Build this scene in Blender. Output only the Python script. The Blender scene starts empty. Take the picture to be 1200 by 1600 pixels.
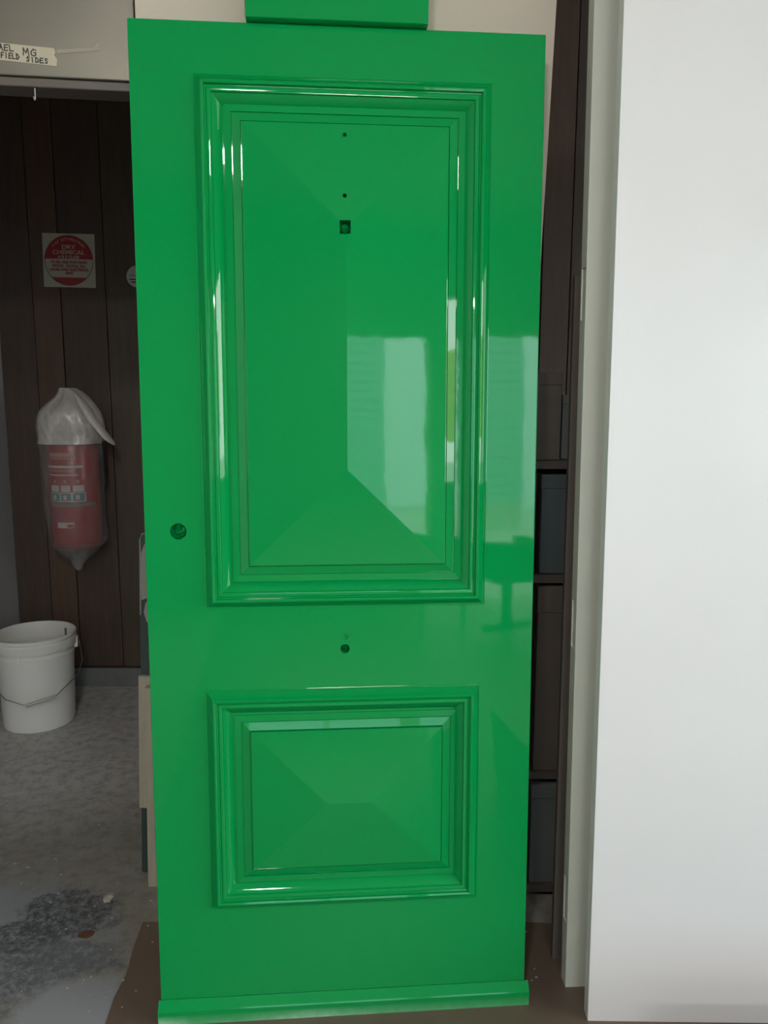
import bpy, bmesh, math, random
from mathutils import Vector, Matrix, noise
random.seed(7)
C = bpy.context.scene.collection
SC = bpy.context.scene
PI = math.pi

# ------------------------------------------------------------------ camera
H = 1.3395
pitch, roll = math.radians(8.5), math.radians(0.2)
F = Vector((0, math.cos(pitch), -math.sin(pitch)))
U0 = Vector((0, math.sin(pitch), math.cos(pitch)))
X0 = Vector((1, 0, 0))
R = math.cos(roll) * X0 + math.sin(roll) * U0
U = math.cos(roll) * U0 - math.sin(roll) * X0
cd = bpy.data.cameras.new('camera')
cam = bpy.data.objects.new('camera', cd)
C.objects.link(cam)
cam.matrix_world = Matrix(((R.x, U.x, -F.x, 0), (R.y, U.y, -F.y, 0), (R.z, U.z, -F.z, H), (0, 0, 0, 1)))
cd.sensor_fit = 'VERTICAL'
cd.sensor_height = 36
cd.lens = 27
cd.clip_start = 0.02
SC.camera = cam

# ------------------------------------------------------------------ sky and exposure
w = bpy.data.worlds.new('overcast_sky')
SC.world = w
w.use_nodes = True
nt = w.node_tree
nt.nodes.clear()
wo = nt.nodes.new('ShaderNodeOutputWorld')
wb = nt.nodes.new('ShaderNodeBackground')
wb.inputs['Color'].default_value = (0.95, 0.975, 1.0, 1)
wb.inputs['Strength'].default_value = 7.9
nt.links.new(wb.outputs[0], wo.inputs[0])
SC.view_settings.view_transform = 'Standard'
SC.view_settings.look = 'None'
SC.view_settings.gamma = 1
SC.view_settings.use_curve_mapping = False
SC.view_settings.exposure = 0.12


def portal(name, loc, rot, sx, sy):
    d = bpy.data.lights.new(name, 'AREA')
    d.shape = 'RECTANGLE'
    d.size, d.size_y = sx, sy
    d.cycles.is_portal = True
    o = bpy.data.objects.new(name, d)
    C.objects.link(o)
    o.location = loc
    o.rotation_euler = rot


# openings of the workshop: one in the wall behind the camera, a wide one on the right
OA = (1.0, 2.12, 2.18)          # x0, x1, top   (wall y = -3)
CH = 3.05                       # workshop ceiling
OC = (2.62, 3.42, 2.35, 0.95)         # second opening in the wall behind the camera
OW = (-0.42, 0.88, 1.0, 2.15)     # added unseen window, brings in frontal daylight
OB = (-2.9, 1.2, 2.35, 0.95)          # y0, y1, top   (wall x = 3.5)
portal('daylight_portal', ((OA[0] + OA[1]) / 2, -3.0, OA[2] / 2), (PI / 2, 0, 0), OA[1] - OA[0], OA[2])
portal('daylight_portal', ((OC[0] + OC[1]) / 2, -3.0, (OC[2] + OC[3]) / 2), (PI / 2, 0, 0), OC[1] - OC[0], OC[2] - OC[3])
portal('daylight_portal', ((OW[0] + OW[1]) / 2, -3.0, (OW[2] + OW[3]) / 2), (PI / 2, 0, 0), OW[1] - OW[0], OW[3] - OW[2])
portal('daylight_portal', (3.5, (OB[0] + OB[1]) / 2, (OB[2] + OB[3]) / 2), (PI / 2, 0, PI / 2 * -1 + PI), OB[1] - OB[0], OB[2] - OB[3])

# ------------------------------------------------------------------ materials
MATS = {}


def nodes(name):
    m = bpy.data.materials.new(name)
    m.use_nodes = True
    n = m.node_tree
    b = n.nodes['Principled BSDF']
    MATS[name] = m
    return m, n, b


def plain(name, col, rough=0.6, metal=0.0, var=0.12, scale=8.0, bump=0.0, bscale=60.0, spec=0.5, stretch=None):
    m, n, b = nodes(name)
    L = n.links.new
    tc = n.nodes.new('ShaderNodeTexCoord')
    src = tc.outputs['Object']
    if stretch:
        mp = n.nodes.new('ShaderNodeMapping')
        mp.inputs['Scale'].default_value = stretch
        L(src, mp.inputs[0])
        src = mp.outputs[0]
    nz = n.nodes.new('ShaderNodeTexNoise')
    nz.inputs['Scale'].default_value = scale
    nz.inputs['Detail'].default_value = 5
    L(src, nz.inputs['Vector'])
    mx = n.nodes.new('ShaderNodeMix')
    mx.data_type = 'RGBA'
    mx.inputs['A'].default_value = (*[c * (1 - var) for c in col], 1)
    mx.inputs['B'].default_value = (*[min(1, c * (1 + var)) for c in col], 1)
    L(nz.outputs['Fac'], mx.inputs['Factor'])
    L(mx.outputs['Result'], b.inputs['Base Color'])
    b.inputs['Roughness'].default_value = rough
    b.inputs['Metallic'].default_value = metal
    b.inputs['Specular IOR Level'].default_value = spec
    if bump:
        nb = n.nodes.new('ShaderNodeTexNoise')
        nb.inputs['Scale'].default_value = bscale
        nb.inputs['Detail'].default_value = 4
        L(src, nb.inputs['Vector'])
        bp = n.nodes.new('ShaderNodeBump')
        bp.inputs['Strength'].default_value = bump
        bp.inputs['Distance'].default_value = 0.01
        L(nb.outputs['Fac'], bp.inputs['Height'])
        L(bp.outputs[0], b.inputs['Normal'])
    return m


GREEN = plain('green_gloss_paint', (0.001, 0.285, 0.064), 0.035, var=0.02, scale=3, bump=0.012, bscale=14)
WHITE = plain('white_satin_paint', (0.80, 0.80, 0.80), 0.26, var=0.015, bump=0.02, bscale=90)
CREAM = plain('cream_wall_paint', (0.55, 0.48, 0.39), 0.6, var=0.05, scale=4)
METAL = plain('dull_sheet_metal', (0.175, 0.165, 0.135), 0.42, 0.7, var=0.25, scale=3.2, bump=0.06, bscale=7)
RAIL = plain('dark_brown_rail', (0.10, 0.085, 0.07), 0.5, var=0.3, stretch=(4, 20, 40))
PLANKS = [plain('dark_plank_%s' % k, c, 0.55, var=0.35, scale=5, bump=0.15, bscale=30, stretch=(9, 9, 0.9))
          for k, c in zip(('umber', 'russet', 'olive'), ((0.072, 0.046, 0.034), (0.092, 0.052, 0.034), (0.074, 0.054, 0.036)))]
DARKWALL = plain('dark_backing', (0.02, 0.016, 0.013), 0.8)
GREYWALL = plain('grey_side_paint', (0.40, 0.385, 0.385), 0.6, var=0.15, scale=3)
SKIRT = plain('dusty_grey_skirting', (0.16, 0.165, 0.16), 0.6, var=0.3, scale=14)
BUCKET = plain('white_pail_plastic', (0.82, 0.80, 0.76), 0.42, var=0.04, scale=5)
STAIN = plain('brown_drip', (0.16, 0.12, 0.09), 0.5)
WIRE = plain('galvanised_wire', (0.35, 0.35, 0.34), 0.35, 0.9)
GRIP = plain('grey_white_grip', (0.48, 0.47, 0.44), 0.5)
RED = plain('extinguisher_red', (0.30, 0.018, 0.018), 0.3, var=0.08)
PRINT = plain('label_white_print', (0.52, 0.45, 0.42), 0.5)
PINK = plain('label_pink_line', (0.42, 0.20, 0.18), 0.5)
TEAL = plain('label_teal_square', (0.05, 0.20, 0.20), 0.5)
GBAND = plain('label_grey_band', (0.16, 0.15, 0.14), 0.5)
BLACK = plain('black_plastic', (0.02, 0.02, 0.02), 0.4)
SIGNC = plain('sign_cream', (0.40, 0.37, 0.29), 0.5, var=0.05)
SIGNR = plain('sign_red', (0.27, 0.022, 0.024), 0.5, var=0.06)
SIGNK = plain('sign_black', (0.02, 0.02, 0.02), 0.5)
SIGNW = plain('sign_text_cream', (0.42, 0.33, 0.26), 0.5)
DISC = plain('disc_grey_white', (0.45, 0.44, 0.42), 0.5)
TAPE = plain('masking_tape', (0.46, 0.42, 0.31), 0.6, var=0.06, scale=20)
TAPE2 = plain('old_clear_tape', (0.27, 0.25, 0.20), 0.4, var=0.1, scale=20)
INK = plain('marker_ink', (0.02, 0.02, 0.02), 0.5)
SAGE = plain('primed_white_edge', (0.60, 0.63, 0.55), 0.5, var=0.03)
BRN = plain('dark_brown_carton', (0.115, 0.095, 0.08), 0.7, var=0.2)
SLATE = plain('dark_slate_carton', (0.075, 0.098, 0.105), 0.6, var=0.25)
SLATE2 = plain('dark_grey_carton', (0.125, 0.14, 0.137), 0.6, var=0.25)
DKWOOD = plain('dark_shelf_wood', (0.09, 0.075, 0.065), 0.7, var=0.3)
BOARDG = plain('dark_green_board', (0.03, 0.05, 0.045), 0.5, var=0.3, scale=10)
FLAKE = plain('flaking_grey_paint', (0.24, 0.25, 0.215), 0.7, var=0.2, scale=18, bump=0.3)
PINE = plain('dusty_cream_timber', (0.36, 0.33, 0.25), 0.65, var=0.2, scale=6, stretch=(20, 20, 1.5))
CHIP = plain('pale_paint_chips', (0.42, 0.41, 0.37), 0.7)
RUST = plain('rust_brown_flake', (0.12, 0.055, 0.028), 0.7, var=0.4, scale=60)
PAPER = plain('dirty_paper', (0.40, 0.38, 0.33), 0.7, var=0.2, scale=40)
INNER = plain('workshop_wall_paint', (0.20, 0.195, 0.18), 0.7, var=0.08, scale=3)
CEIL = plain('workshop_ceiling_paint', (0.25, 0.24, 0.22), 0.7, var=0.06)
CLAD = plain('pale_weatherboard_paint', (0.255, 0.38, 0.41), 0.5, var=0.03)
CLAD2 = plain('yard_wall_paint', (0.68, 0.84, 0.88), 0.6, var=0.03)
PAVE = plain('pale_paving', (0.40, 0.41, 0.41), 0.8, var=0.08, scale=2)
HEDGE = plain('yellow_green_panel', (0.50, 0.42, 0.13), 0.6, var=0.2, scale=3)
TRESTLE = plain('yellow_pine', (0.40, 0.27, 0.08), 0.5, var=0.15, stretch=(10, 10, 1))
VINYL = plain('dark_vinyl', (0.03, 0.03, 0.03), 0.45)


def concrete():
    m, n, b = nodes('concrete_stains_and_sheen')
    L = n.links.new
    geo = n.nodes.new('ShaderNodeNewGeometry')
    P = geo.outputs['Position']

    def nz(scale, det=6, rough=0.6):
        t = n.nodes.new('ShaderNodeTexNoise')
        t.inputs['Scale'].default_value = scale
        t.inputs['Detail'].default_value = det
        t.inputs['Roughness'].default_value = rough
        L(P, t.inputs['Vector'])
        return t.outputs['Fac']

    def ramp(fac, *stops):
        r = n.nodes.new('ShaderNodeValToRGB')
        while len(r.color_ramp.elements) < len(stops):
            r.color_ramp.elements.new(0.5)
        for e, (p, c) in zip(r.color_ramp.elements, stops):
            e.position = p
            e.color = (*c, 1) if len(c) == 3 else c
        L(fac, r.inputs[0])
        return r.outputs[0]

    def mix(fac, a, c, mode='MIX'):
        x = n.nodes.new('ShaderNodeMix')
        x.data_type = 'RGBA'
        x.blend_type = mode
        if isinstance(fac, float):
            x.inputs['Factor'].default_value = fac
        else:
            L(fac, x.inputs['Factor'])
        for key, v in (('A', a), ('B', c)):
            if isinstance(v, tuple):
                x.inputs[key].default_value = (*v, 1)
            else:
                L(v, x.inputs[key])
        return x.outputs['Result']

    def patch(cx, cy, rx, ry, wob=0.6, ns=14):
        # irregular patch of its own outline, fixed to the slab
        mp = n.nodes.new('ShaderNodeMapping')
        mp.vector_type = 'POINT'
        mp.inputs['Location'].default_value = (-cx / rx, -cy / ry, 0)
        mp.inputs['Scale'].default_value = (1 / rx, 1 / ry, 0)
        L(P, mp.inputs[0])
        ln = n.nodes.new('ShaderNodeVectorMath')
        ln.operation = 'LENGTH'
        L(mp.outputs[0], ln.inputs[0])
        ma = n.nodes.new('ShaderNodeMath')
        ma.operation = 'MULTIPLY_ADD'
        L(nz(ns, 8, 0.75), ma.inputs[0])
        ma.inputs[1].default_value = wob * 2
        L(ln.outputs['Value'], ma.inputs[2])
        mr = n.nodes.new('ShaderNodeMapRange')
        mr.inputs['From Min'].default_value = 0.75 + wob
        mr.inputs['From Max'].default_value = 1.1 + wob
        mr.inputs['To Min'].default_value = 1
        mr.inputs['To Max'].default_value = 0
        L(ma.outputs[0], mr.inputs['Value'])
        return mr.outputs[0]

    def both(p, q):
        x = n.nodes.new('ShaderNodeMath')
        x.operation = 'MULTIPLY'
        L(p, x.inputs[0])
        L(q, x.inputs[1])
        return x.outputs[0]

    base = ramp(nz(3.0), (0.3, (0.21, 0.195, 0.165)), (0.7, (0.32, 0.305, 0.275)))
    base = mix(patch(-1.3, 3.2, 1.1, 1.0, 0.25, 3), base, (0.56, 0.54, 0.52))  # paler slab towards the back of the recess
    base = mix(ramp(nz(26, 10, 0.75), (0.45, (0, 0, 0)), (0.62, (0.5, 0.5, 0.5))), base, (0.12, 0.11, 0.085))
    base = mix(patch(-1.05, 1.72, 0.38, 0.26, 0.55, 16), base, (0.26, 0.275, 0.285))  # bluish daylight sheen painted into the slab colour
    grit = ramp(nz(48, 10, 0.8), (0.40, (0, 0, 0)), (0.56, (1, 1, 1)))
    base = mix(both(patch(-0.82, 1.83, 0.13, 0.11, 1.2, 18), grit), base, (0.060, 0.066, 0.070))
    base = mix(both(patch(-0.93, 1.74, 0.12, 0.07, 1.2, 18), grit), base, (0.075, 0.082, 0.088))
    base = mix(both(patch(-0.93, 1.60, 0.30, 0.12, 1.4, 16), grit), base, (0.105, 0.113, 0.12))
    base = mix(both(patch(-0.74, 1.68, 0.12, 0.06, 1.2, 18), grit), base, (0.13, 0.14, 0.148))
    base = mix(patch(-0.67, 1.50, 0.15, 0.12, 0.6, 10), base, (0.28, 0.29, 0.30))  # pale reflected daylight painted into the slab beside the brown sheet
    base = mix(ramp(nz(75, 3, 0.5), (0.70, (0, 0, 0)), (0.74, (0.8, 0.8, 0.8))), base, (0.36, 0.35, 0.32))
    L(base, b.inputs['Base Color'])
    L(ramp(nz(7), (0.3, (0.34, 0.34, 0.34)), (0.7, (0.55, 0.55, 0.55))), b.inputs['Roughness'])
    bp = n.nodes.new('ShaderNodeBump')
    bp.inputs['Strength'].default_value = 0.07
    bp.inputs['Distance'].default_value = 0.01
    L(nz(40, 6), bp.inputs['Height'])
    L(bp.outputs[0], b.inputs['Normal'])
    return m


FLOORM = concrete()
CARD = plain('brown_floor_board', (0.135, 0.098, 0.072), 0.42, var=0.22, scale=7, bump=0.08, bscale=30)


def plastic(name, opac, col):
    m, n, b = nodes(name)
    L = n.links.new
    out = n.nodes['Material Output']
    b.inputs['Base Color'].default_value = (*col, 1)
    b.inputs['Roughness'].default_value = 0.22
    b.inputs['Specular IOR Level'].default_value = 0.7
    tr = n.nodes.new('ShaderNodeBsdfTransparent')
    mx = n.nodes.new('ShaderNodeMixShader')
    tc = n.nodes.new('ShaderNodeTexCoord')
    mp = n.nodes.new('ShaderNodeMapping')
    mp.inputs['Scale'].default_value = (1, 1, 0.45)
    L(tc.outputs['Object'], mp.inputs[0])
    z = n.nodes.new('ShaderNodeTexNoise')
    z.inputs['Scale'].default_value = 22
    z.inputs['Detail'].default_value = 5
    z.inputs['Distortion'].default_value = 1.2
    L(mp.outputs[0], z.inputs['Vector'])
    mr = n.nodes.new('ShaderNodeMapRange')
    mr.inputs['From Min'].default_value = 0.3
    mr.inputs['From Max'].default_value = 0.7
    mr.inputs['To Min'].default_value = max(0, opac - 0.09)
    mr.inputs['To Max'].default_value = min(1, opac + 0.09)
    L(z.outputs['Fac'], mr.inputs['Value'])
    L(mr.outputs[0], mx.inputs[0])
    L(tr.outputs[0], mx.inputs[1])
    L(b.outputs[0], mx.inputs[2])
    L(mx.outputs[0], out.inputs['Surface'])
    bp = n.nodes.new('ShaderNodeBump')
    bp.inputs['Strength'].default_value = 0.5
    bp.inputs['Distance'].default_value = 0.01
    L(z.outputs['Fac'], bp.inputs['Height'])
    L(bp.outputs[0], b.inputs['Normal'])
    return m


BAG = plastic('clear_plastic_film', 0.22, (0.50, 0.49, 0.47))
BAG2 = plastic('milky_plastic_film', 0.84, (0.66, 0.61, 0.57))


# ------------------------------------------------------------------ helpers
def obj(name, bm, mat, parent=None, smooth=None, loc=None):
    me = bpy.data.meshes.new(name)
    bmesh.ops.recalc_face_normals(bm, faces=bm.faces[:])
    bm.to_mesh(me)
    bm.free()
    me.materials.append(mat)
    if smooth is not None:
        for p in me.polygons:
            p.use_smooth = True
        me.set_sharp_from_angle(angle=math.radians(smooth))
    o = bpy.data.objects.new(name, me)
    C.objects.link(o)
    if parent:
        o.parent = parent
    if loc:
        o.location = loc
    return o


def tag(o, label, cat, group=None):
    o['label'] = label
    o['category'] = cat
    if group:
        o['group'] = group
    return o


def struct(o):
    o['kind'] = 'structure'
    return o


def empty(name, loc, rot=(0, 0, 0)):
    o = bpy.data.objects.new(name, None)
    C.objects.link(o)
    o.location = loc
    o.rotation_euler = rot
    o.empty_display_size = 0.1
    return o


def box(bm, x0, x1, y0, y1, z0, z1, bevel=0.0):
    b2 = bmesh.new()
    bmesh.ops.create_cube(b2, size=1)
    for v in b2.verts:
        v.co = Vector(((x0 + x1) / 2 + v.co.x * (x1 - x0), (y0 + y1) / 2 + v.co.y * (y1 - y0), (z0 + z1) / 2 + v.co.z * (z1 - z0)))
    if bevel:
        bmesh.ops.bevel(b2, geom=b2.edges[:], offset=bevel, segments=2, profile=0.5, affect='EDGES')
    merge(bm, b2)
    return bm


def merge(bm, b2):
    me = bpy.data.meshes.new('tmp')
    b2.to_mesh(me)
    b2.free()
    bm.from_mesh(me)
    bpy.data.meshes.remove(me)


def bx(*a, bevel=0.0):
    return box(bmesh.new(), *a, bevel=bevel)


def prism(pts, axis, d0, d1):
    """polygon pts (2-D) extruded along an axis from d0 to d1"""
    bm = bmesh.new()

    def mk(p, d):
        if axis == 'z':
            return (p[0], p[1], d)
        if axis == 'y':
            return (p[0], d, p[1])
        return (d, p[0], p[1])
    a = [bm.verts.new(mk(p, d0)) for p in pts]
    b = [bm.verts.new(mk(p, d1)) for p in pts]
    bm.faces.new(a)
    bm.faces.new(b)
    k = len(pts)
    for i in range(k):
        bm.faces.new((a[i], a[(i + 1) % k], b[(i + 1) % k], b[i]))
    return bm


def lathe(bm, prof, seg=48, cx=0, cy=0, a0=0.0, a1=2 * PI):
    full = abs(a1 - a0 - 2 * PI) < 1e-6
    rings = []
    for r, z in prof:
        ring = []
        for i in range(seg if full else seg + 1):
            t = a0 + (a1 - a0) * i / seg
            ring.append(bm.verts.new((cx + r * math.cos(t), cy + r * math.sin(t), z)))
        rings.append(ring)
    for a, b in zip(rings, rings[1:]):
        m = len(a)
        for i in range(m if full else m - 1):
            bm.faces.new((a[i], a[(i + 1) % m], b[(i + 1) % m], b[i]))
    return rings


def tube(bm, pts, r, seg=8):
    pts = [Vector(p) for p in pts]
    rings = []
    for i, p in enumerate(pts):
        d = (pts[min(i + 1, len(pts) - 1)] - pts[max(i - 1, 0)]).normalized()
        up = Vector((0, 0, 1)) if abs(d.z) < 0.9 else Vector((1, 0, 0))
        a = d.cross(up).normalized()
        b = d.cross(a)
        rings.append([bm.verts.new(p + r * (math.cos(2 * PI * k / seg) * a + math.sin(2 * PI * k / seg) * b)) for k in range(seg)])
    for a, b in zip(rings, rings[1:]):
        for k in range(seg):
            bm.faces.new((a[k], a[(k + 1) % seg], b[(k + 1) % seg], b[k]))
    bm.faces.new(rings[0])
    bm.faces.new(rings[-1])
    return bm


def cut(o, bms):
    """boolean-subtract every bmesh in bms (o's local space) from o"""
    tmp = []
    for b in bms:
        me = bpy.data.meshes.new('cutter')
        bmesh.ops.recalc_face_normals(b, faces=b.faces[:])
        b.to_mesh(me)
        b.free()
        c = bpy.data.objects.new('cutter', me)
        C.objects.link(c)
        c.matrix_world = o.matrix_basis
        md = o.modifiers.new('cut', 'BOOLEAN')
        md.object = c
        md.solver = 'EXACT'
        tmp.append(c)
    par = o.parent
    o.parent = None
    bpy.context.view_layer.update()
    dg = bpy.context.evaluated_depsgraph_get()
    me = bpy.data.meshes.new_from_object(o.evaluated_get(dg))
    o.modifiers.clear()
    old = o.data
    o.data = me
    bpy.data.meshes.remove(old)
    for c in tmp:
        bpy.data.objects.remove(c)
    o.parent = par
    return o


def rod(p, q, r, seg=20):
    return tube(bmesh.new(), [p, q], r, seg)


def text(body, size, mat, parent, M, depth=0.0006, name='lettering', bold=0.0):
    cu = bpy.data.curves.new('t', 'FONT')
    cu.body = body
    cu.size = size
    cu.extrude = depth
    cu.offset = bold
    cu.resolution_u = 3
    cu.align_x = 'CENTER'
    cu.align_y = 'CENTER'
    t = bpy.data.objects.new('t', cu)
    C.objects.link(t)
    bpy.context.view_layer.update()
    me = bpy.data.meshes.new_from_object(t.evaluated_get(bpy.context.evaluated_depsgraph_get()))
    bpy.data.objects.remove(t)
    bpy.data.curves.remove(cu)
    me.transform(M)
    me.materials.clear()
    me.materials.append(mat)
    o = bpy.data.objects.new(name, me)
    C.objects.link(o)
    o.parent = parent
    return o


def upright(x, y, z, sx=1.0, rz=0.0):
    """text lying in the x-z plane facing -y"""
    return Matrix.Translation((x, y, z)) @ Matrix.Rotation(PI / 2, 4, 'X') @ Matrix.Rotation(rz, 4, 'Z') @ Matrix.Diagonal((sx, 1, 1, 1))


# ------------------------------------------------------------------ setting
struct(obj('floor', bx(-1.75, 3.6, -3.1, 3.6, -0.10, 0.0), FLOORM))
struct(obj('ceiling', bx(-1.75, 3.6, -3.1, 2.1, CH, CH + 0.1), CEIL))
struct(obj('ceiling_recess', bx(-1.75, 3.6, 2.1, 3.6, 3.04, CH + 0.1), DKWOOD))
struct(obj('wall_left', bx(-1.80, -1.69, -3.1, 3.6, 0, CH), GREYWALL))

wb_ = struct(obj('wall_back', bx(-1.69, 3.6, 3.47, 3.55, 0, 3.04), DARKWALL))
xs = [-1.69, -1.535, -1.412, -1.215, -1.03, -0.84]
while xs[-1] < 3.3:
    xs.append(xs[-1] + random.choice((0.125, 0.19, 0.15)))
for i, (a, b) in enumerate(zip(xs, xs[1:])):
    obj('plank', bx(a + 0.002, b - 0.002, 3.447 - 0.003 * (i % 2), 3.469, 0.09, 3.03, bevel=0.0025), PLANKS[(0, 1, 0, 2, 0, 1, 2)[i % 7]], wb_)
struct(obj('baseboard_back', bx(-1.69, 3.5, 3.425, 3.448, 0, 0.087, bevel=0.004), SKIRT))

# cream pillar-like wall right behind the green door; its right end is out of plumb
WA = math.atan(0.125)
cw = struct(obj('wall_centre', prism([(0.019, 0), (0.790, 0), (0.883, CH), (0.019, CH)], 'y', 0.0, 0.30), CREAM, loc=(-0.5, 1.598, 0)))
cw.rotation_euler.z = WA
tr = struct(obj('trim_1', bx(-1.17, 0.017, 0.004, 0.06, 1.927, 1.9435, bevel=0.002), RAIL, loc=(-0.5, 1.598, 0)))
tr.rotation_euler.z = WA

# workshop shell behind the camera, with the two openings that let the daylight in
struct(obj('wall_front', bx(-1.69, OW[0], -3.12, -3.0, 0, CH), INNER))
struct(obj('wall_front_pier', bx(OW[1], OA[0], -3.12, -3.0, 0, CH), INNER))
struct(obj('wall_front_apron', bx(OW[0], OW[1], -3.12, -3.0, 0, OW[2]), INNER))
struct(obj('wall_front_lintel', bx(OW[0], OW[1], -3.12, -3.0, OW[3], CH), INNER))
wn = struct(obj('added_window_1', bx(OW[0], OW[1], -3.09, -3.01, OW[2], OW[2] + 0.04), INNER))  # frame of the window added to let in frontal light
for q in (OW[0] + 0.02, (OW[0] + OW[1]) / 2, OW[1] - 0.02):
    obj('mullion', bx(q - 0.02, q + 0.02, -3.08, -3.03, OW[2] + 0.04, OW[3]), INNER, wn)
struct(obj('wall_front_pier', bx(OA[1], OC[0], -3.12, -3.0, 0, CH), INNER))
struct(obj('wall_front_corner', bx(OC[1], 3.6, -3.12, -3.0, 0, CH), INNER))
struct(obj('wall_front_lintel', bx(OA[0], OA[1], -3.12, -3.0, OA[2], CH), INNER))
struct(obj('wall_front_lintel', bx(OC[0], OC[1], -3.12, -3.0, OC[2], CH), INNER))
struct(obj('wall_front_apron', bx(OC[0], OC[1], -3.12, -3.0, 0, OC[3]), INNER))
struct(obj('wall_right', bx(3.5, 3.6, OB[1], 3.6, 0, CH), INNER))
struct(obj('wall_right_apron', bx(3.5, 3.6, OB[0], OB[1], 0, OB[3]), INNER))
struct(obj('wall_right_lintel', bx(3.5, 3.6, OB[0], OB[1], OB[2], CH), INNER))

# outdoors, seen only mirrored in the gloss paint
struct(obj('ground', bx(-30, 40, -40, 30, -0.2, -0.101), PAVE))
struct(obj('path', bx(-4, 9, -9.0, -3.12, -0.1, -0.02), PAVE))
bd = empty('building', (0, -9.0, -0.02))
tag(bd, 'pale weatherboard building across the yard, mirrored in the green paint', 'building')
obj('plinth', bx(-6, 3.95, -0.3, 0.0, 0, 0.42), PAVE, bd)
obj('wall', bx(-6, 3.95, -0.3, -0.02, 0.42, 4.4), CLAD, bd)
k0 = None
for i in range(26):
    if k0 is None:
        k0 = obj('weatherboard', prism([(-0.02, 0.0), (0.012, 0.0), (-0.005, 0.16), (-0.02, 0.16)], 'x', -6, 3.95), CLAD, bd)
        k = k0
    else:
        k = k0.copy()
        C.objects.link(k)
        k.parent = bd
    k.location = (0, 0, 0.42 + 0.152 * i)
bw = tag(obj('rendered_wall', bx(3.9, 14, -14.2, -14.0, -0.1, 7), CLAD2), 'white rendered wall far across the yard behind the weatherboard building', 'wall')
hg = empty('yard_hoarding', (9.5, 0, -0.1))
tag(hg, 'tall yellow-green hoarding on posts beyond the right-hand opening', 'hoarding')
for i in range(6):
    obj('board', bx(0, 0.03, -8 + 0.9 * i, -8 + 0.9 * i + 0.89, 1.4, 3.0), HEDGE, hg)
for y in (-7.9, -5.5, -3.0):
    obj('post', bx(0.03, 0.13, y, y + 0.1, 0, 2.9), HEDGE, hg)
struct(obj('verge', bx(3.6, 9.5, -6, 4, -0.1, -0.03), PAVE))

# added fill batten, unseen, to brighten the doors and the recess
TUBE, tn, tb = nodes('fill_tube')
tb.inputs['Emission Color'].default_value = (1.0, 0.97, 0.92, 1)
tb.inputs['Emission Strength'].default_value = 165
bt = empty('fill_batten', (0.44, -2.5, 2.30))
tag(bt, 'added unseen fill batten hanging behind the camera', 'lamp')
obj('housing', bx(-0.42, 0.42, -0.05, 0.05, 0.02, 0.09, bevel=0.01), CEIL, bt)
obj('tube', rod((-0.38, 0, 0), (0.38, 0, 0), 0.024, 12), TUBE, bt, smooth=60)
for q in (-0.3, 0.3):
    obj('hanger', rod((q, 0, 0.09), (q, 0, CH - 2.30), 0.006, 6), WIRE, bt)
pl = empty('pendant_globe', (-0.30, -0.5, 2.55))
tag(pl, 'round globe lamp hanging from the workshop ceiling above the camera', 'lamp')
gb = bmesh.new()
bmesh.ops.create_uvsphere(gb, u_segments=24, v_segments=14, radius=0.095)
GLOBE, gn, gbs = nodes('opal_globe_glow')
gbs.inputs['Emission Color'].default_value = (1.0, 0.96, 0.90, 1)
gbs.inputs['Emission Strength'].default_value = 185
obj('globe', gb, GLOBE, pl, smooth=180)
sh = bmesh.new()
lathe(sh, [(0.02, 0.105), (0.07, 0.095), (0.115, 0.055), (0.135, 0.0), (0.138, 0.0), (0.118, 0.058), (0.072, 0.099), (0.02, 0.109), (0.02, 0.105)], 32)
obj('shade', sh, CEIL, pl, smooth=50)
obj('cap', rod((0, 0, 0.085), (0, 0, 0.13), 0.03, 16), CEIL, pl)
obj('cord', rod((0, 0, 0.13), (0, 0, CH - 2.55), 0.005, 6), BLACK, pl)

# ------------------------------------------------------------------ green door
n_ = Vector((0.0774305, -0.99637281, 0.03529507))
a_ = Vector((0.996994, 0.07747877, 0.0))
u_ = Vector((-0.00273462, 0.03518897, 0.99937694))
door = bpy.data.objects.new('green_door', None)
C.objects.link(door)
o_ = Vector((-0.47802388, 1.48342943, 0.05))
DM = Matrix(((a_.x, -n_.x, u_.x, o_.x), (a_.y, -n_.y, u_.y, o_.y), (a_.z, -n_.z, u_.z, o_.z), (0, 0, 0, 1)))
door.matrix_world = DM
tag(door, 'tall glossy bright green panelled door leaning upright in the middle', 'door')
W, HD = 0.798, 1.99
leaf = obj('door_leaf', bx(0, W, 0, 0.04, 0, HD, bevel=0.0018), GREEN, door)
UP = (0.117, 0.694, 0.860, 1.896)
LO = (0.112, 0.687, 0.205, 0.688)
cuts = [bx(UP[0] + .03, UP[1] - .03, -0.02, 0.0105, UP[2] + .03, UP[3] - .03),
        bx(LO[0] + .03, LO[1] - .03, -0.02, 0.0105, LO[2] + .03, LO[3] - .03),
        rod((0.0665, -0.02, 1.021), (0.0665, 0.030, 1.021), 0.0165, 28),
        rod((0.402, -0.02, 0.797), (0.402, 0.0035, 0.797), 0.0058, 16),
        rod((0.401, -0.02, 0.771), (0.401, 0.022, 0.771), 0.0098, 20)]
cut(leaf, cuts)


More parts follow.
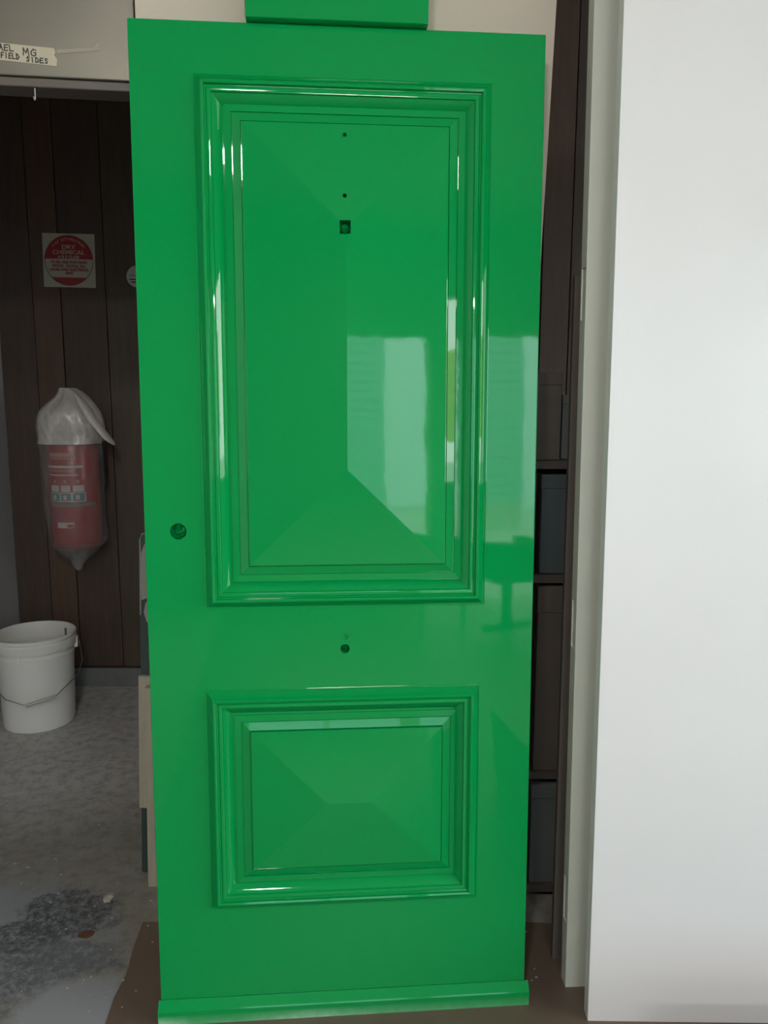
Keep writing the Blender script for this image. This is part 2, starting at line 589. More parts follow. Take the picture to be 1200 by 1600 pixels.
def bore(x, z, y, r):
    bm = bmesh.new()
    rings = []
    for j in range(5):
        rr = r * (1 - j / 4.6)
        rings.append([bm.verts.new((x + rr * math.cos(t), y - 0.012 * (j / 4) ** 0.6 * (1 + .5 * noise.noise((j * 1.7, i * 1.3, r * 90))),
                                    z + rr * math.sin(t) + 0.0015 * noise.noise((i * 2.1, j * 3.3, 1))))
                      for i, t in enumerate([2 * PI * q / 12 for q in range(12)])])
    for p, q in zip(rings, rings[1:]):
        for i in range(12):
            bm.faces.new((p[i], p[(i + 1) % 12], q[(i + 1) % 12], q[i]))
    bm.faces.new(rings[-1])
    return bm


obj('lock_bore', bore(0.0665, 1.021, 0.0305, 0.0163), GREEN, leaf)
obj('screw_hole_core', bore(0.401, 0.771, 0.0225, 0.0096), GREEN, leaf)

# mitred bolection moulding: (inset from the outer edge, height in front of the leaf)
PROF = [(0.0, -0.004), (0.0, 0.0015), (0.002, 0.0018), (0.0035, -0.0005), (0.005, 0.0010), (0.014, 0.0130), (0.0165, 0.0172), (0.0190, 0.0182), (0.0225, 0.0168),
        (0.0235, 0.0108), (0.0255, 0.0102), (0.0280, 0.0122), (0.0310, 0.0124), (0.0350, 0.0116), (0.0365, 0.0070), (0.0410, 0.0040), (0.0465, -0.0015),
        (0.0510, -0.0075), (0.053, -0.0104), (0.050, -0.0108)]


def moulding(rc):
    x0, x1, z0, z1 = rc
    cor = [(x0, z0, 1, 1), (x1, z0, -1, 1), (x1, z1, -1, -1), (x0, z1, 1, -1)]
    for i in range(4):
        A, B = cor[i], cor[(i + 1) % 4]
        bm = bmesh.new()
        ra = [bm.verts.new((A[0] + A[2] * s, -h, A[1] + A[3] * s)) for s, h in PROF]
        rb = [bm.verts.new((B[0] + B[2] * s, -h, B[1] + B[3] * s)) for s, h in PROF]
        m = len(PROF)
        for j in range(m):
            bm.faces.new((ra[j], ra[(j + 1) % m], rb[(j + 1) % m], rb[j]))
        bm.faces.new(ra)
        bm.faces.new(rb)
        obj('moulding', bm, GREEN, door, smooth=32)


moulding(UP)
moulding(LO)


def field(rc, ridge, apex):
    """raised field: bevelled margin, small step, then a low hipped pyramid"""
    x0, x1, z0, z1 = rc
    bm = bmesh.new()
    loops = []
    for off, h in ((-0.034, -0.0104), (-0.034, -0.0075), (-0.0205, -0.0065), (-0.0203, -0.0098), (-0.0188, -0.0098), (-0.0185, -0.0075), (-0.0025, -0.0022), (-0.0022, -0.0062), (-0.0003, -0.0062), (0.0, 0.0015), (0.0015, 0.0022)):
        loops.append([bm.verts.new((x, -h, z)) for x, z in ((x0 + off, z0 + off), (x1 - off, z0 + off), (x1 - off, z1 - off), (x0 + off, z1 - off))])
    for p, q in zip(loops, loops[1:]):
        for i in range(4):
            bm.faces.new((p[i], p[(i + 1) % 4], q[(i + 1) % 4], q[i]))
    L = loops[-1]
    r0 = bm.verts.new((ridge[0][0], -apex, ridge[0][1]))
    r1 = bm.verts.new((ridge[1][0], -apex, ridge[1][1]))
    if abs(ridge[0][0] - ridge[1][0]) < 1e-4:       # vertical ridge, r0 below
        for f in ((L[0], L[1], r0), (L[1], L[2], r1, r0), (L[2], L[3], r1), (L[3], L[0], r0, r1)):
            bm.faces.new(f)
    else:                                            # level ridge, r0 left
        for f in ((L[0], L[1], r1, r0), (L[1], L[2], r1), (L[2], L[3], r0, r1), (L[3], L[0], r0)):
            bm.faces.new(f)
    bm.faces.new(loops[0])
    return bm


UF = (0.208, 0.609, 0.949, 1.812)
LF = (0.2035, 0.606, 0.292, 0.596)
fu = obj('raised_field', field(UF, ((0.4075, 1.145), (0.4075, 1.612)), 0.0225), GREEN, door)
cut(fu, [rod((0.405, -0.06, 1.791), (0.405, 0.008, 1.791), 0.0045, 14),
         rod((0.4045, -0.06, 1.675), (0.4045, 0.008, 1.675), 0.0042, 14),
         bx(0.3945, 0.4155, -0.06, 0.006, 1.602, 1.628)])
obj('spyhole_core', bore(0.405, 1.615, -0.004, 0.009), GREEN, fu)
obj('raised_field', field(LF, ((0.362, 0.441), (0.456, 0.441)), 0.0175), GREEN, door)
# sloped sill bar along the foot of the door
bar = prism([(0.0, -0.0495), (-0.013, -0.0495), (-0.015, -0.018), (-0.0135, -0.015), (0.0, 0.0005)], 'x', -0.004, 0.806)
WORN = plain('green_paint_worn_at_the_foot', (0.001, 0.285, 0.064), 0.06, var=0.02)
wt = WORN.node_tree
wl = wt.links.new
wc = wt.nodes.new('ShaderNodeTexCoord')
wx = wt.nodes.new('ShaderNodeSeparateXYZ')
wl(wc.outputs['Object'], wx.inputs[0])
wm = wt.nodes.new('ShaderNodeMapRange')          # wear creeps up from the lower arris
wm.inputs['From Min'].default_value = -0.050
wm.inputs['From Max'].default_value = -0.026
wm.inputs['To Min'].default_value = 0.62
wm.inputs['To Max'].default_value = 0.0
wl(wx.outputs['Z'], wm.inputs['Value'])
wr_ = wt.nodes.new('ShaderNodeValToRGB')         # where along the bar it is worn: left end and just left of the middle
el = wr_.color_ramp.elements
el[0].position, el[0].color = 0.0, (1.25, 1.25, 1.25, 1)
el[1].position, el[1].color = 0.09, (0.35, 0.35, 0.35, 1)
for p_, v_ in ((0.20, 0.35), (0.33, 0.8), (0.40, 1.15), (0.48, 0.7), (0.60, 0.45), (0.95, 0.3)):
    e_ = el.new(p_)
    e_.color = (v_, v_, v_, 1)
wd_ = wt.nodes.new('ShaderNodeMath')
wd_.operation = 'DIVIDE'
wd_.inputs[1].default_value = 0.81
wl(wx.outputs['X'], wd_.inputs[0])
wl(wd_.outputs[0], wr_.inputs[0])
wz = wt.nodes.new('ShaderNodeTexNoise')
wz.inputs['Scale'].default_value = 55
wl(wc.outputs['Object'], wz.inputs['Vector'])
w1 = wt.nodes.new('ShaderNodeMath')
w1.operation = 'MULTIPLY'
wl(wm.outputs[0], w1.inputs[0])
wl(wr_.outputs[0], w1.inputs[1])
w2 = wt.nodes.new('ShaderNodeMath')
w2.operation = 'MULTIPLY'
w2.use_clamp = True
wl(w1.outputs[0], w2.inputs[0])
w3 = wt.nodes.new('ShaderNodeMath')
w3.operation = 'ADD'
w3.inputs[1].default_value = 0.55
wl(wz.outputs['Fac'], w3.inputs[0])
wl(w3.outputs[0], w2.inputs[1])
pb_ = wt.nodes['Principled BSDF']
old = pb_.inputs['Base Color'].links[0].from_socket
wmix = wt.nodes.new('ShaderNodeMix')
wmix.data_type = 'RGBA'
wl(w2.outputs[0], wmix.inputs['Factor'])
wl(old, wmix.inputs['A'])
wmix.inputs['B'].default_value = (0.45, 0.72, 0.52, 1)
wl(wmix.outputs['Result'], pb_.inputs['Base Color'])
wbar = obj('weather_bar', bar, WORN, door)

# green block resting on the door's top edge
blk = tag(obj('green_block', bx(0, 0.345, 0, 0.075, 0, 0.16, bevel=0.002), GREEN), 'short glossy green block lying on top of the green door', 'block')
blk.matrix_world = Matrix.Translation(Vector((-0.2625, 1.551, 2.0400))) @ Matrix.Rotation(math.radians(4.44), 4, 'Z')

# ------------------------------------------------------------------ white doors on the right
sb = empty('white_door', (0.446, 1.487, 0.0), (math.radians(-1.2), math.radians(-0.28), math.radians(-0.9)))
tag(sb, 'large flat white door leaning at the right, nearest to the camera', 'door')
obj('door_leaf', bx(0, 0.82, 0, 0.033, 0, 2.34, bevel=0.0012), WHITE, sb)
sa = empty('pale_door', (0.420, 1.583, 0.0), (math.radians(-1.3), math.radians(-0.28), math.radians(3.0)))
tag(sa, 'pale door with hinge rebates standing behind the large white door', 'door')
al = obj('door_leaf', bx(0, 0.82, 0, 0.036, 0, 2.34, bevel=0.0012), SAGE, sa)
cut(al, [bx(-0.02, 0.0035, 0.004, 0.031, z, z + 0.105) for z in (0.155, 0.80, 1.50)])
for k, z in enumerate((0.155, 0.80, 1.50)):
    obj('hinge_rebate', bx(0.0030, 0.0042, 0.0045, 0.0305, z + .001, z + 0.104), SAGE, al)
dk = tag(obj('dark_sheet', bx(0, 0.6, 0, 0.018, 0, 1.6, bevel=0.001), BRN), 'thin dark brown sheet standing behind the pale door edge', 'sheet')
dk.location = (0.409, 1.672, 0)
dk.rotation_euler = (math.radians(-1.3), 0, 0)

# ------------------------------------------------------------------ rack in the dark gap
rk = empty('storage_rack', (0.352, 1.90, 0))
tag(rk, 'dark timber storage rack in the gap right of the green door', 'rack')
for x in (0.0, 0.58):
    for y in (0.06, 0.36):
        obj('post', bx(x, x + 0.04, y, y + 0.04, 0, 1.19), DKWOOD, rk)
for z in (0.02, 0.345, 0.875, 1.165):
    obj('shelf', bx(0.0, 0.62, 0.0, 0.40, z, z + 0.02), DKWOOD, rk)


def carton(name, x0, x1, y0, y1, z0, z1, mat, label):
    t = empty(name, (0, 0, 0))
    t.location = ((x0 + x1) / 2, (y0 + y1) / 2, z0)
    hx, hy, h = (x1 - x0) / 2, (y1 - y0) / 2, z1 - z0
    obj('body', bx(-hx, hx, -hy, hy, 0, h * 0.97, bevel=0.003), mat, t)
    obj('lid', bx(-hx - .002, hx + .002, -hy - .002, hy + .002, h * 0.86, h, bevel=0.002), mat, t)
    return tag(t, label, 'box')


carton('carton', 0.358, 0.436, 1.905, 2.2, 1.186, 1.40, BRN, 'dark brown carton topmost in the dark gap')
carton('carton', 0.447, 0.62, 1.945, 2.2, 1.186, 1.347, SLATE2, 'dark grey carton beside the topmost brown carton in the gap')
carton('crate', 0.395, 0.90, 1.912, 2.2, 0.896, 1.15, SLATE, 'slate-dark crate on the middle shelf of the gap')
carton('carton', 0.395, 0.90, 1.906, 2.2, 0.366, 0.865, BRN, 'tall dark brown carton below the slate crate')
carton('crate', 0.395, 0.90, 1.908, 2.2, 0.041, 0.325, SLATE2, 'low dark grey crate at the bottom of the rack')

# ------------------------------------------------------------------ boards standing left of the green door
t = empty('peeling_board', (-0.682, 2.0, 0.0), (0, math.radians(2.1), 0))
tag(t, 'tall dark green board with flaking grey paint and a rounded top corner', 'board')
pts = [(0, 0.01), (0.16, 0.01), (0.16, 0.985), (0.018, 0.985)] + [(0.018 - 0.018 * math.sin(k * PI / 8), 0.967 + 0.018 * math.cos(k * PI / 8)) for k in range(1, 5)]
obj('board', prism(pts, 'y', 0, 0.022), BOARDG, t)
fl = [(0.004, 0.80), (0.002, 0.86), (0.004, 0.93), (0.012, 0.952), (0.02, 0.963), (0.15, 0.965), (0.15, 0.70), (0.030, 0.715), (0.026, 0.735), (0.017, 0.742), (0.010, 0.768), (0.014, 0.79), (0.022, 0.803), (0.016, 0.806)]
e = obj('flaking_paint', prism(fl, 'y', -0.002, 0.0), FLAKE, t)
e['label'] = 'flaking grey paint'
obj('chipped_rim', tube(bmesh.new(), [(0.0015, -0.001, 0.76), (0.001, -0.001, 0.85), (0.001, -0.001, 0.965), (0.006, -0.001, 0.980), (0.018, -0.001, 0.984), (0.08, -0.001, 0.984)], 0.0022, 6), FLAKE, t)
obj('cleat', bx(-0.002, 0.04, -0.014, 0.0, 0.21, 0.592, bevel=0.001), PINE, t)['label'] = 'cream timber cleat on the board'
bb = tag(obj('timber_batten', bx(0, 0.055, 0, 0.022, 0, 0.575, bevel=0.001), PINE), 'cream timber batten nearest the green door edge', 'timber')
bb.location = (-0.648, 1.945, 0)
bb.rotation_euler = (0, math.radians(1.5), 0)

# ------------------------------------------------------------------ metal panel above the recess, tapes, hook
mp = tag(obj('metal_panel', bx(-1.19, 0.0165, -0.002, 0.03, 1.944, CH - 0.005, bevel=0.002), METAL), 'dull grey sheet metal panel above the dark recess', 'panel')
mp.location = (-0.5, 1.598, 0)
mp.rotation_euler.z = WA
tp = empty('masking_tape', (-0.5, 1.598, 0), (0, 0, WA))
tag(tp, 'strip of cream masking tape with black handwriting on the metal panel', 'tape')
bm = prism([(-0.34, 2.003), (-0.235, 2.000), (-0.134, 1.9955), (-0.131, 1.988), (-0.134, 1.983), (-0.129, 1.976), (-0.131, 1.9635), (-0.235, 1.9695), (-0.34, 1.975)], 'y', -0.0030, -0.0021)
obj('tape_strip', bm, TAPE, tp)
GL = {'A': [[(0, 0), (.45, 1), (.8, 0)], [(.15, .4), (.7, .4)]], 'E': [[(.8, 1), (.1, .95), (0, 0), (.8, .05)], [(.05, .5), (.65, .52)]],
      'L': [[(0, 1), (.05, 0), (.8, .08)]], 'F': [[(.8, 1), (.05, .95), (0, 0)], [(.02, .5), (.6, .52)]], 'I': [[(.3, 1), (.3, 0)]],
      'D': [[(0, 1), (.05, 0), (.5, .05), (.8, .45), (.5, .9), (0, 1)]], 'M': [[(0, 0), (.1, 1), (.45, .35), (.8, 1), (.9, 0)]],
      'G': [[(.8, .85), (.45, 1), (.05, .6), (.1, .15), (.5, 0), (.8, .2), (.8, .5), (.5, .5)]],
      'S': [[(.75, .9), (.3, 1), (.15, .7), (.65, .4), (.5, .05), (.05, .1)]]}


def handwrite(word, x, z, h, slope=-0.05, wd=0.6, pen=0.0019):
    bm = bmesh.new()
    for ch in word:
        for st in GL[ch]:
            P = [Vector((x + px * h * wd + random.uniform(-.0005, .0005), z + pz * h + (px * h * wd) * slope)) for px, pz in st]
            for p, q in zip(P, P[1:]):
                d = (q - p).normalized() * pen * 0.5
                s = Vector((-d.y, d.x))
                box_pts = [p - d + s, q + d + s, q + d - s, p - d - s]
                f = bmesh.new()
                va = [f.verts.new((v.x, -0.0036, v.y)) for v in box_pts]
                vb = [f.verts.new((v.x, -0.0029, v.y)) for v in box_pts]
                f.faces.new(va)
                for i in range(4):
                    f.faces.new((va[i], va[(i + 1) % 4], vb[(i + 1) % 4], vb[i]))
                merge(bm, f)
        x += h * wd * 1.22
        z += h * wd * 1.22 * slope
    return obj('handwriting', bm, INK, tp)


handwrite('AEL', -0.2335, 1.9870, 0.0105, wd=0.75)
handwrite('FIELD', -0.2300, 1.9735, 0.0095, wd=0.58)
handwrite('MG', -0.1905, 1.9805, 0.0120, wd=0.95)
handwrite('SIDES', -0.1850, 1.9692, 0.0085, wd=0.80)
t2 = tag(obj('old_tape', prism([(-0.13, 1.993), (-0.060, 2.001), (-0.052, 2.010), (-0.050, 1.996), (-0.064, 1.9935), (-0.128, 1.986)], 'y', -0.0030, -0.0021), TAPE2),
         'faint leftover scrap of old tape right of the handwritten tape', 'tape')
t2.location = (-0.5, 1.598, 0)
t2.rotation_euler.z = WA
hk = tag(obj('wire_hook', tube(bmesh.new(), [(0, 0, 0.012), (0, 0.0, 0), (0.0005, -0.002, -0.012), (0.001, -0.006, -0.015), (0.001, -0.010, -0.011)], 0.0012, 6), GRIP, smooth=60),
         'small pale wire hook hanging under the brown rail', 'hook')
hk.location = (-0.677, 1.587, 1.919)

# ------------------------------------------------------------------ signs on the planks
sg = empty('safety_sign', (-1.3645, 3.436, 1.9185), (0, math.radians(1.2), 0))
tag(sg, 'square red and cream dry chemical extinguisher sign on the planks', 'sign')
S = 0.112
obj('plate', bx(-S, S, 0.004, 0.008, -S, S), SIGNC, sg)
RR = 0.1045


def disc_part(z0, z1, r, y0, y1):
    pts = []
    a1 = math.asin(max(-1, min(1, z1 / r)))
    a0 = math.asin(max(-1, min(1, z0 / r)))
    for i in range(25):
        t_ = a0 + (a1 - a0) * i / 24
        pts.append((r * math.cos(t_), r * math.sin(t_)))
    for i in range(25):
        t_ = a1 + (a0 - a1) * i / 24
        pts.append((-r * math.cos(t_), r * math.sin(t_)))
    out = []
    for p in pts:
        if not out or (Vector(p) - Vector(out[-1])).length > 1e-5:
            out.append(p)
    if (Vector(out[0]) - Vector(out[-1])).length < 1e-5:
        out.pop()
    return prism(out, 'y', y0, y1)


bm = bmesh.new()
lathe(bm, [(RR - 0.002, 0), (RR + 0.0005, 0)], 64)
bmesh.ops.rotate(bm, verts=bm.verts[:], cent=(0, 0, 0), matrix=Matrix.Rotation(PI / 2, 3, 'X'))
for v in bm.verts:
    v.co.y = 0.0028
obj('black_ring', bm, SIGNK, sg)
obj('red_cap', disc_part(0.006, RR, RR, 0.003, 0.0045), SIGNR, sg)
obj('red_foot', disc_part(-RR, -0.071, RR, 0.003, 0.0045), SIGNR, sg)
for s_, sz, z_, m_, sx in (('DRY', 0.024, 0.055, SIGNW, 1.25), ('CHEMICAL', 0.024, 0.0335, SIGNW, 1.2), ('A B E CLASS', 0.018, 0.0135, SIGNW, 0.95)):
    text(s_, sz, m_, sg, upright(0, 0.0024, z_, sx), bold=0.0005)
for s_, z_, sx in (('TO BE USED FOR PAPER', -0.008, 1.0), ('WOOD, TEXTILE, OIL,', -0.0235, 1.0), ('LIQUID AND ELECTRICAL', -0.039, 1.0), ('FIRES', -0.0535, 1.0)):
    text(s_, 0.0148, SIGNR, sg, upright(0, 0.0024, z_, sx), bold=0.0004)
arc = 'FIRE EXTINGUISHER'
for i, ch in enumerate(arc):
    if ch == ' ':
        continue
    t_ = math.radians(48 - 96 * i / (len(arc) - 1))
    text(ch, 0.0145, SIGNW, sg, upright(-math.sin(t_) * 0.088, 0.0024, math.cos(t_) * 0.088, 1, t_))
ds = empty('round_sticker', (-1.0735, 3.440, 1.8525))
tag(ds, 'small round greyish sticker half hidden by the green door', 'sticker')
bm = bmesh.new()
lathe(bm, [(0.0001, -0.002), (0.0450, -0.002), (0.0455, 0.0), (0.0455, 0.003)], 40)
bmesh.ops.rotate(bm, verts=bm.verts[:], cent=(0, 0, 0), matrix=Matrix.Rotation(PI / 2, 3, 'X'))
obj('disc', bm, DISC, ds)
for q, (x0, x1, z) in enumerate(((-0.030, 0.02, 0.004), (-0.032, 0.025, -0.012), (-0.026, 0.02, -0.024))):
    obj('printed_line', bx(x0, x1, -0.0030, -0.0022, z - 0.0025 + (q == 0) * .0008, z + 0.0025), INK if q else GBAND, ds)

# ------------------------------------------------------------------ fire extinguisher in its plastic bag
EX, EY = -1.3385, 3.30
ext = empty('fire_extinguisher', (EX, EY, 0.66))
tag(ext, 'red fire extinguisher hung on the planks inside a plastic bag', 'extinguisher')
ER = 0.105
bm = bmesh.new()
lathe(bm, [(0.0, 0.03), (0.09, 0.03), (ER - .006, 0.034), (ER, 0.045), (ER, 0.475), (ER - .012, 0.505), (0.06, 0.53), (0.035, 0.54), (0.03, 0.56), (0, 0.56)], 40)
obj('cylinder', bm, RED, ext, smooth=40)
obj('valve', tube(bmesh.new(), [(0, 0, 0.555), (0, 0, 0.60)], 0.024, 16), GBAND, ext)
obj('handle', prism([(-0.09, 0.585), (0.03, 0.59), (0.03, 0.602), (-0.08, 0.615), (-0.09, 0.605)], 'y', -0.014, 0.014), BLACK, ext)
obj('carry_handle', prism([(-0.085, 0.560), (0.02, 0.575), (0.02, 0.583), (-0.085, 0.572)], 'y', -0.012, 0.012), BLACK, ext)
obj('bracket', bx(-0.03, 0.03, 0.10, 0.140, 0.30, 0.56), BLACK, ext)
obj('hose', tube(bmesh.new(), [(0.02, -0.01, 0.58), (0.07, -0.02, 0.585), (0.11, 0.0, 0.55), (0.118, 0.02, 0.48), (0.116, 0.03, 0.30)], 0.011, 10), BLACK, ext, smooth=60)


def wrap(name, x0, x1, z0, z1, mat, d=0.0012):
    bm = bmesh.new()
    lathe(bm, [(ER + d, z0), (ER + d, z1)], 14, 0, 0, -PI / 2 + math.asin(x0 / ER), -PI / 2 + math.asin(x1 / ER))
    return obj(name, bm, mat, ext)


wrap('print_title', -0.062, 0.045, 0.430, 0.445, PINK)
for i in range(9):
    wrap('print_letter', -0.060 + i * 0.0125, -0.052 + i * 0.0125, 0.417, 0.428, PINK)
wrap('print_line', -0.075, 0.070, 0.382, 0.392, PRINT)
wrap('print_line', -0.072, 0.030, 0.368, 0.373, PINK)
wrap('print_line', -0.070, 0.055, 0.350, 0.355, PRINT)
for x in (-0.042, 0.004, 0.052):
    wrap('flame_mark', x - 0.006, x + 0.006, 0.318, 0.332, PINK)
    wrap('print_square', x - 0.019, x + 0.019, 0.282, 0.309, PRINT)
    pg = wrap('pictogram', x - 0.020, x + 0.020, 0.243, 0.275, TEAL)
    wrap('pictogram_figure', x - 0.010, x + 0.004, 0.248, 0.268, PRINT, 0.002).parent = pg
wrap('pictogram_frame', -0.066, 0.076, 0.239, 0.279, PRINT, 0.0006)
wrap('grey_band', -0.099, 0.099, 0.218, 0.234, GBAND)
wrap('white_tag', -0.040, 0.030, 0.128, 0.152, PRINT)
wrap('tag_print', 0.004, 0.027, 0.131, 0.144, RED, 0.002)

# bag: rings (pixel row, left, right) measured on the outline, turned into world size at the bag's distance
cpx = EY * math.cos(pitch)


def at(px, py):
    d = F + R * ((px - 600) / 1200) - U * ((py - 800) / 1200)
    tt = EY / d.y
    return d.x * tt, H + d.z * tt


ROWS = [(606, 93, 118), (612, 92, 128), (620, 88, 137), (632, 75, 146), (642, 67, 153), (655, 63, 159), (668, 61, 161), (680, 62, 160), (692, 63, 158), (703, 65.5, 157.5),
        (720, 67, 157.5), (745, 68, 158.5), (770, 70, 160), (795, 73.5, 161.5), (815, 77, 163), (830, 79.5, 166), (843, 82, 166), (852, 86.5, 159),
        (860, 91.5, 151), (868, 103, 143.5), (874, 111, 135.5), (882, 114, 130), (890, 119, 127)]


def bagmesh(rows, seed, grow, seg=72, amp=1.0):
    bm = bmesh.new()
    rings = []
    for j, (py, l, r) in enumerate(rows):
        xl, z = at(l, py)
        xr, _ = at(r, py)
        cx, hw = (xl + xr) / 2, (xr - xl) / 2 * grow
        dy = min(0.128, max(0.012, hw * 1.02))
        ring = []
        for i in range(seg):
            t_ = 2 * PI * i / seg
            wr = 1 + amp * (0.05 * noise.noise((math.cos(t_) * 2.2 + seed, math.sin(t_) * 2.2, z * 9)) + 0.03 * abs(noise.noise((math.cos(t_) * 5 + z * 14, math.sin(t_) * 5 + seed, z * 12))) + 0.012 * noise.noise((math.cos(t_) * 13 - z * 20, seed, z * 30)))
            y = EY + dy * math.sin(t_) * wr
            ring.append(bm.verts.new((cx + hw * math.cos(t_) * (1 + (wr - 1) * .35), min(y, 3.432), z)))
        rings.append(ring)
    for p, q in zip(rings, rings[1:]):
        for i in range(seg):
            bm.faces.new((p[i], p[(i + 1) % seg], q[(i + 1) % seg], q[i]))
    bm.faces.new(rings[0])
    bm.faces.new(rings[-1])
    return bm


def dense(rows, k=3):
    out = []
    for p, q in zip(rows, rows[1:]):
        out += [tuple(p[m] + (q[m] - p[m]) * f / k for m in range(3)) for f in range(k)]
    return out + [rows[-1]]


bag = empty('plastic_bag', (0, 0, 0))
tag(bag, 'crumpled clear plastic bag pulled over the red fire extinguisher', 'bag')
obj('bag_film', bagmesh(dense(ROWS), 0.0, 1.0), BAG, bag, smooth=50)
hood = dense([r for r in ROWS if r[0] <= 700])
e = obj('bag_hood', bagmesh(hood, 5.0, 1.015, amp=2.6), BAG2, bag, smooth=50)
e['label'] = 'milky doubled-over top of the bag'
foot = [r for r in ROWS if r[0] >= 843]
obj('bag_tail', bagmesh(dense(foot), 9.0, 1.01, amp=1.6), BAG, bag, smooth=50)
# drooping fold at the right of the hood
fold = [(133, 612, 5), (142, 622, 8), (150, 634, 11), (158, 645, 13), (165, 655, 15), (172, 664, 15), (178, 673, 13), (182, 681, 9), (184.5, 686, 4)]
bm = bmesh.new()
rings = []
for px, py, wpx in fold:
    x, z = at(px - wpx * .35, py + wpx * .35)
    wv = wpx * 0.0029
    ring = []
    for i in range(16):
        t_ = 2 * PI * i / 16
        q = 1 + 0.25 * noise.noise((px * .1, i * .8, 2))
        ring.append(bm.verts.new((x + wv * 1.15 * math.cos(t_) * q, EY - 0.085 + 0.035 * math.sin(t_) * min(1, wpx / 9), z - wv * 1.0 * math.cos(t_) * q)))
    rings.append(ring)
for p, q in zip(rings, rings[1:]):
    for i in range(16):
        bm.faces.new((p[i], p[(i + 1) % 16], q[(i + 1) % 16], q[i]))
bm.faces.new(rings[0])
bm.faces.new(rings[-1])
obj('gathered_fold', bm, BAG2, bag, smooth=60)
# ------------------------------------------------------------------ bucket
bk = empty('plastic_pail', (-1.432, 3.042, 0), (0, 0, 0))
tag(bk, 'white plastic pail with wire handle standing on the concrete floor', 'bucket')
bm = bmesh.new()
prof = [(0.0, 0.004), (0.122, 0.004), (0.131, 0.0), (0.136, 0.004), (0.1375, 0.012), (0.1465, 0.298), (0.1505, 0.300), (0.1505, 0.305), (0.1465, 0.308),
        (0.1470, 0.326), (0.1570, 0.3275), (0.1585, 0.331), (0.160, 0.362), (0.157, 0.3655), (0.160, 0.370), (0.160, 0.381), (0.1575, 0.384), (0.153, 0.383),
        (0.151, 0.376), (0.149, 0.33), (0.1345, 0.014), (0.130, 0.009), (0.0, 0.009)]
lathe(bm, prof, 64)
bmesh.ops.remove_doubles(bm, verts=bm.verts[:], dist=1e-5)
obj('body', bm, BUCKET, bk, smooth=35)
la = math.radians(17)          # handle axis direction
ax_ = Vector((math.cos(la), math.sin(la), 0))
fr = Vector((ax_.y, -ax_.x, 0))     # towards the camera
for s in (1, -1):
    lg = bmesh.new()
    box(lg, -0.004, 0.012, -0.016, 0.016, 0.308, 0.352, bevel=0.003)
    e = obj('lug', lg, BUCKET, bk)
    e.rotation_euler.z = la + (0 if s > 0 else PI)
    e.location = ax_ * (0.152 * s)
BP = [(a * 0.965, b, c + (0.011 if c < 0.3 else 0)) for a, b, c in ((.150, 0, .333), (.176, .004, .33), (.186, .03, .245), (.172, .085, .205), (.088, .166, .148), (-.025, .180, .128), (-.10, .163, .155), (-.170, .09, .21), (-.186, .03, .25),
      (-.176, 0, .33), (-.150, 0, .333))]
bail = [ax_ * a + fr * f_ + Vector((0, 0, z_)) for a, f_, z_ in BP]
obj('wire_handle', tube(bmesh.new(), bail, 0.0022, 8), WIRE, bk, smooth=60)
obj('hand_grip', tube(bmesh.new(), bail[4:6], 0.0062, 12), GRIP, bk, smooth=50)
bm = bmesh.new()
box(bm, -0.008, 0.008, -0.1520, -0.1460, 0.296, 0.332, bevel=0.002)
obj('lid_stop', bm, BUCKET, bk)
bm = bmesh.new()
lathe(bm, [(0.1478, 0.20), (0.1502, 0.36)], 3, 0, 0, math.radians(58), math.radians(63))
dr = obj('brown_drip', bm, STAIN, bk)
for v in dr.data.vertices:
    v.co.x *= 0.988
    v.co.y *= 0.988

# ------------------------------------------------------------------ floor bits
cd_ = [(-0.617, 1.80), (-0.611, 1.70), (-0.600, 1.62), (-0.604, 1.55), (-0.597, 1.475), (-0.60, 1.2), (-0.6, -2.9), (1.5, -2.9), (1.5, 1.84), (0.44, 1.80), (0.1, 1.82), (-0.3, 1.80)]
fb = tag(obj('floor_board', prism(cd_, 'z', 0.0002, 0.0012), CARD), 'flat brown sheet covering the floor under the green door', 'sheet')
rf = bmesh.new()
rp = [(0.0, 0.0), (0.022, -0.004), (0.034, 0.006), (0.036, 0.02), (0.022, 0.027), (0.006, 0.022), (-0.004, 0.012)]
merge(rf, prism(rp, 'z', 0.0004, 0.0016))
r_ = tag(obj('rusty_flake', rf, RUST), 'rust-brown flake lying on the concrete beside the dark stain', 'flake')
r_.location = (-0.762, 1.742, 0)
pb = bmesh.new()
bmesh.ops.create_icosphere(pb, subdivisions=2, radius=0.016)
for v in pb.verts:
    q = 1 + 0.9 * noise.noise(v.co * 130)
    v.co = Vector((v.co.x * q * 0.8, v.co.y * q * 1.2, max(-0.004, v.co.z * q * 0.4)))
p_ = tag(obj('paper_scrap', pb, PAPER), 'small crumpled pale paper scrap on the floor left of the green door', 'scrap')
p_.location = (-0.738, 1.893, 0.0042)
ch = bmesh.new()
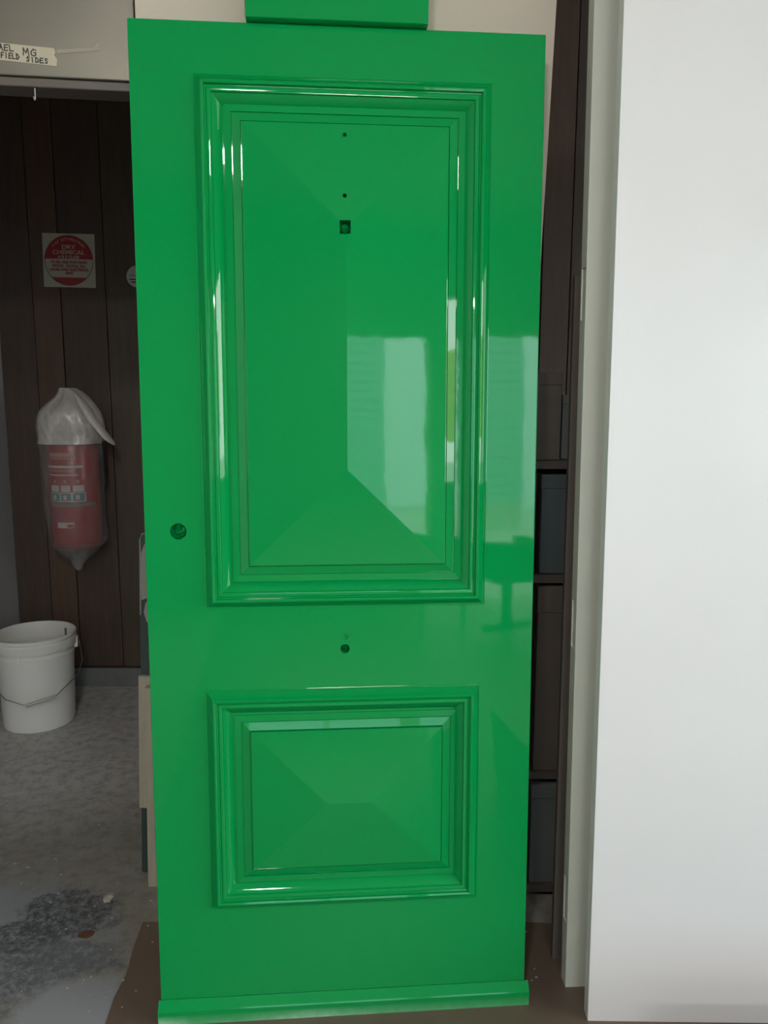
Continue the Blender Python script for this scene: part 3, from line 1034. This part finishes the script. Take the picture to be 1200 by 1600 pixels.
for k in range(150):
    if k < 115:
        x, y, z = random.uniform(-1.25, -0.55), random.uniform(1.42, 2.4), 0.0
        if x > -0.61 and y < 1.82:
            z = 0.0012
    else:
        x, y, z = random.uniform(-0.5, 0.55), random.uniform(1.38, 1.47) if random.random() < .4 else random.uniform(1.55, 1.78), 0.0012
        if x < 0.33 and y > 1.47 and y < 1.56:
            y = 1.42
        if x > 0.40:
            x = 0.36
    s = random.uniform(0.0015, 0.0042) * (1.9 if random.random() < 0.12 else 1)
    asp = random.uniform(0.3, 1.0)
    rot = random.uniform(0, 6.3)
    b2 = bmesh.new()
    vs = []
    for i in range(5):
        t_ = rot + 2 * PI * i / 5
        rr = s * random.uniform(0.5, 1.2)
        vs.append((x + rr * math.cos(t_), y + rr * asp * math.sin(t_)))
    b2.free()
    merge(ch, prism(vs, 'z', z + 0.0001, z + 0.0012))
co = obj('paint_chips', ch, CHIP)
co['kind'] = 'stuff'
tag(co, 'scattered pale paint chips on the workshop floor', 'chips')

sk = empty('shade_board_stack', (0.55, 0.5, 0.0012))  # unseen boards added to shade the foot of the white door
tag(sk, 'added low stack of boards, unseen, shading the foot of the white door', 'boards')
for q in range(7):
    obj('board', bx(random.uniform(0, .03), 1.25 + random.uniform(0, .05), random.uniform(0, .02), 0.52 + random.uniform(-.01, .01), 0.045 * q, 0.045 * q + 0.043, bevel=0.002), PINE, sk)

# ------------------------------------------------------------------ things behind the camera that the gloss mirrors
ts = empty('trestle', (1.02, -2.25, 0), (0, 0, math.radians(12)))
tag(ts, 'yellow pine trestle stand behind the camera, mirrored in the green door', 'trestle')
for s in (-1, 1):
    obj('leg', tube(bmesh.new(), [(0.16 * s, 0, 0), (0.10 * s, 0, 0.75)], 0.018, 6), TRESTLE, ts)
for z, hw in ((0.25, 0.14), (0.72, 0.12)):
    obj('rail', bx(-hw, hw, -0.012, 0.012, z, z + 0.05), TRESTLE, ts)
st = empty('tub_chair', (1.42, -2.0, 0), (0, 0, math.radians(-20)))
tag(st, 'dark tub chair on a pedestal behind the camera, mirrored in the green door', 'chair')
obj('pedestal', tube(bmesh.new(), [(0, 0, 0), (0, 0, 0.36)], 0.04, 12), VINYL, st)
obj('base', tube(bmesh.new(), [(-0.2, 0, 0.02), (0.2, 0, 0.02)], 0.018, 8), VINYL, st)
obj('seat', bx(-0.19, 0.19, -0.19, 0.19, 0.34, 0.42, bevel=0.03), VINYL, st)
bm = bmesh.new()
lathe(bm, [(0.18, 0.40), (0.23, 0.40), (0.245, 0.62), (0.215, 0.63), (0.18, 0.40)], 20, 0, 0, math.radians(-40), math.radians(220))
obj('backrest', bm, VINYL, st, smooth=40)
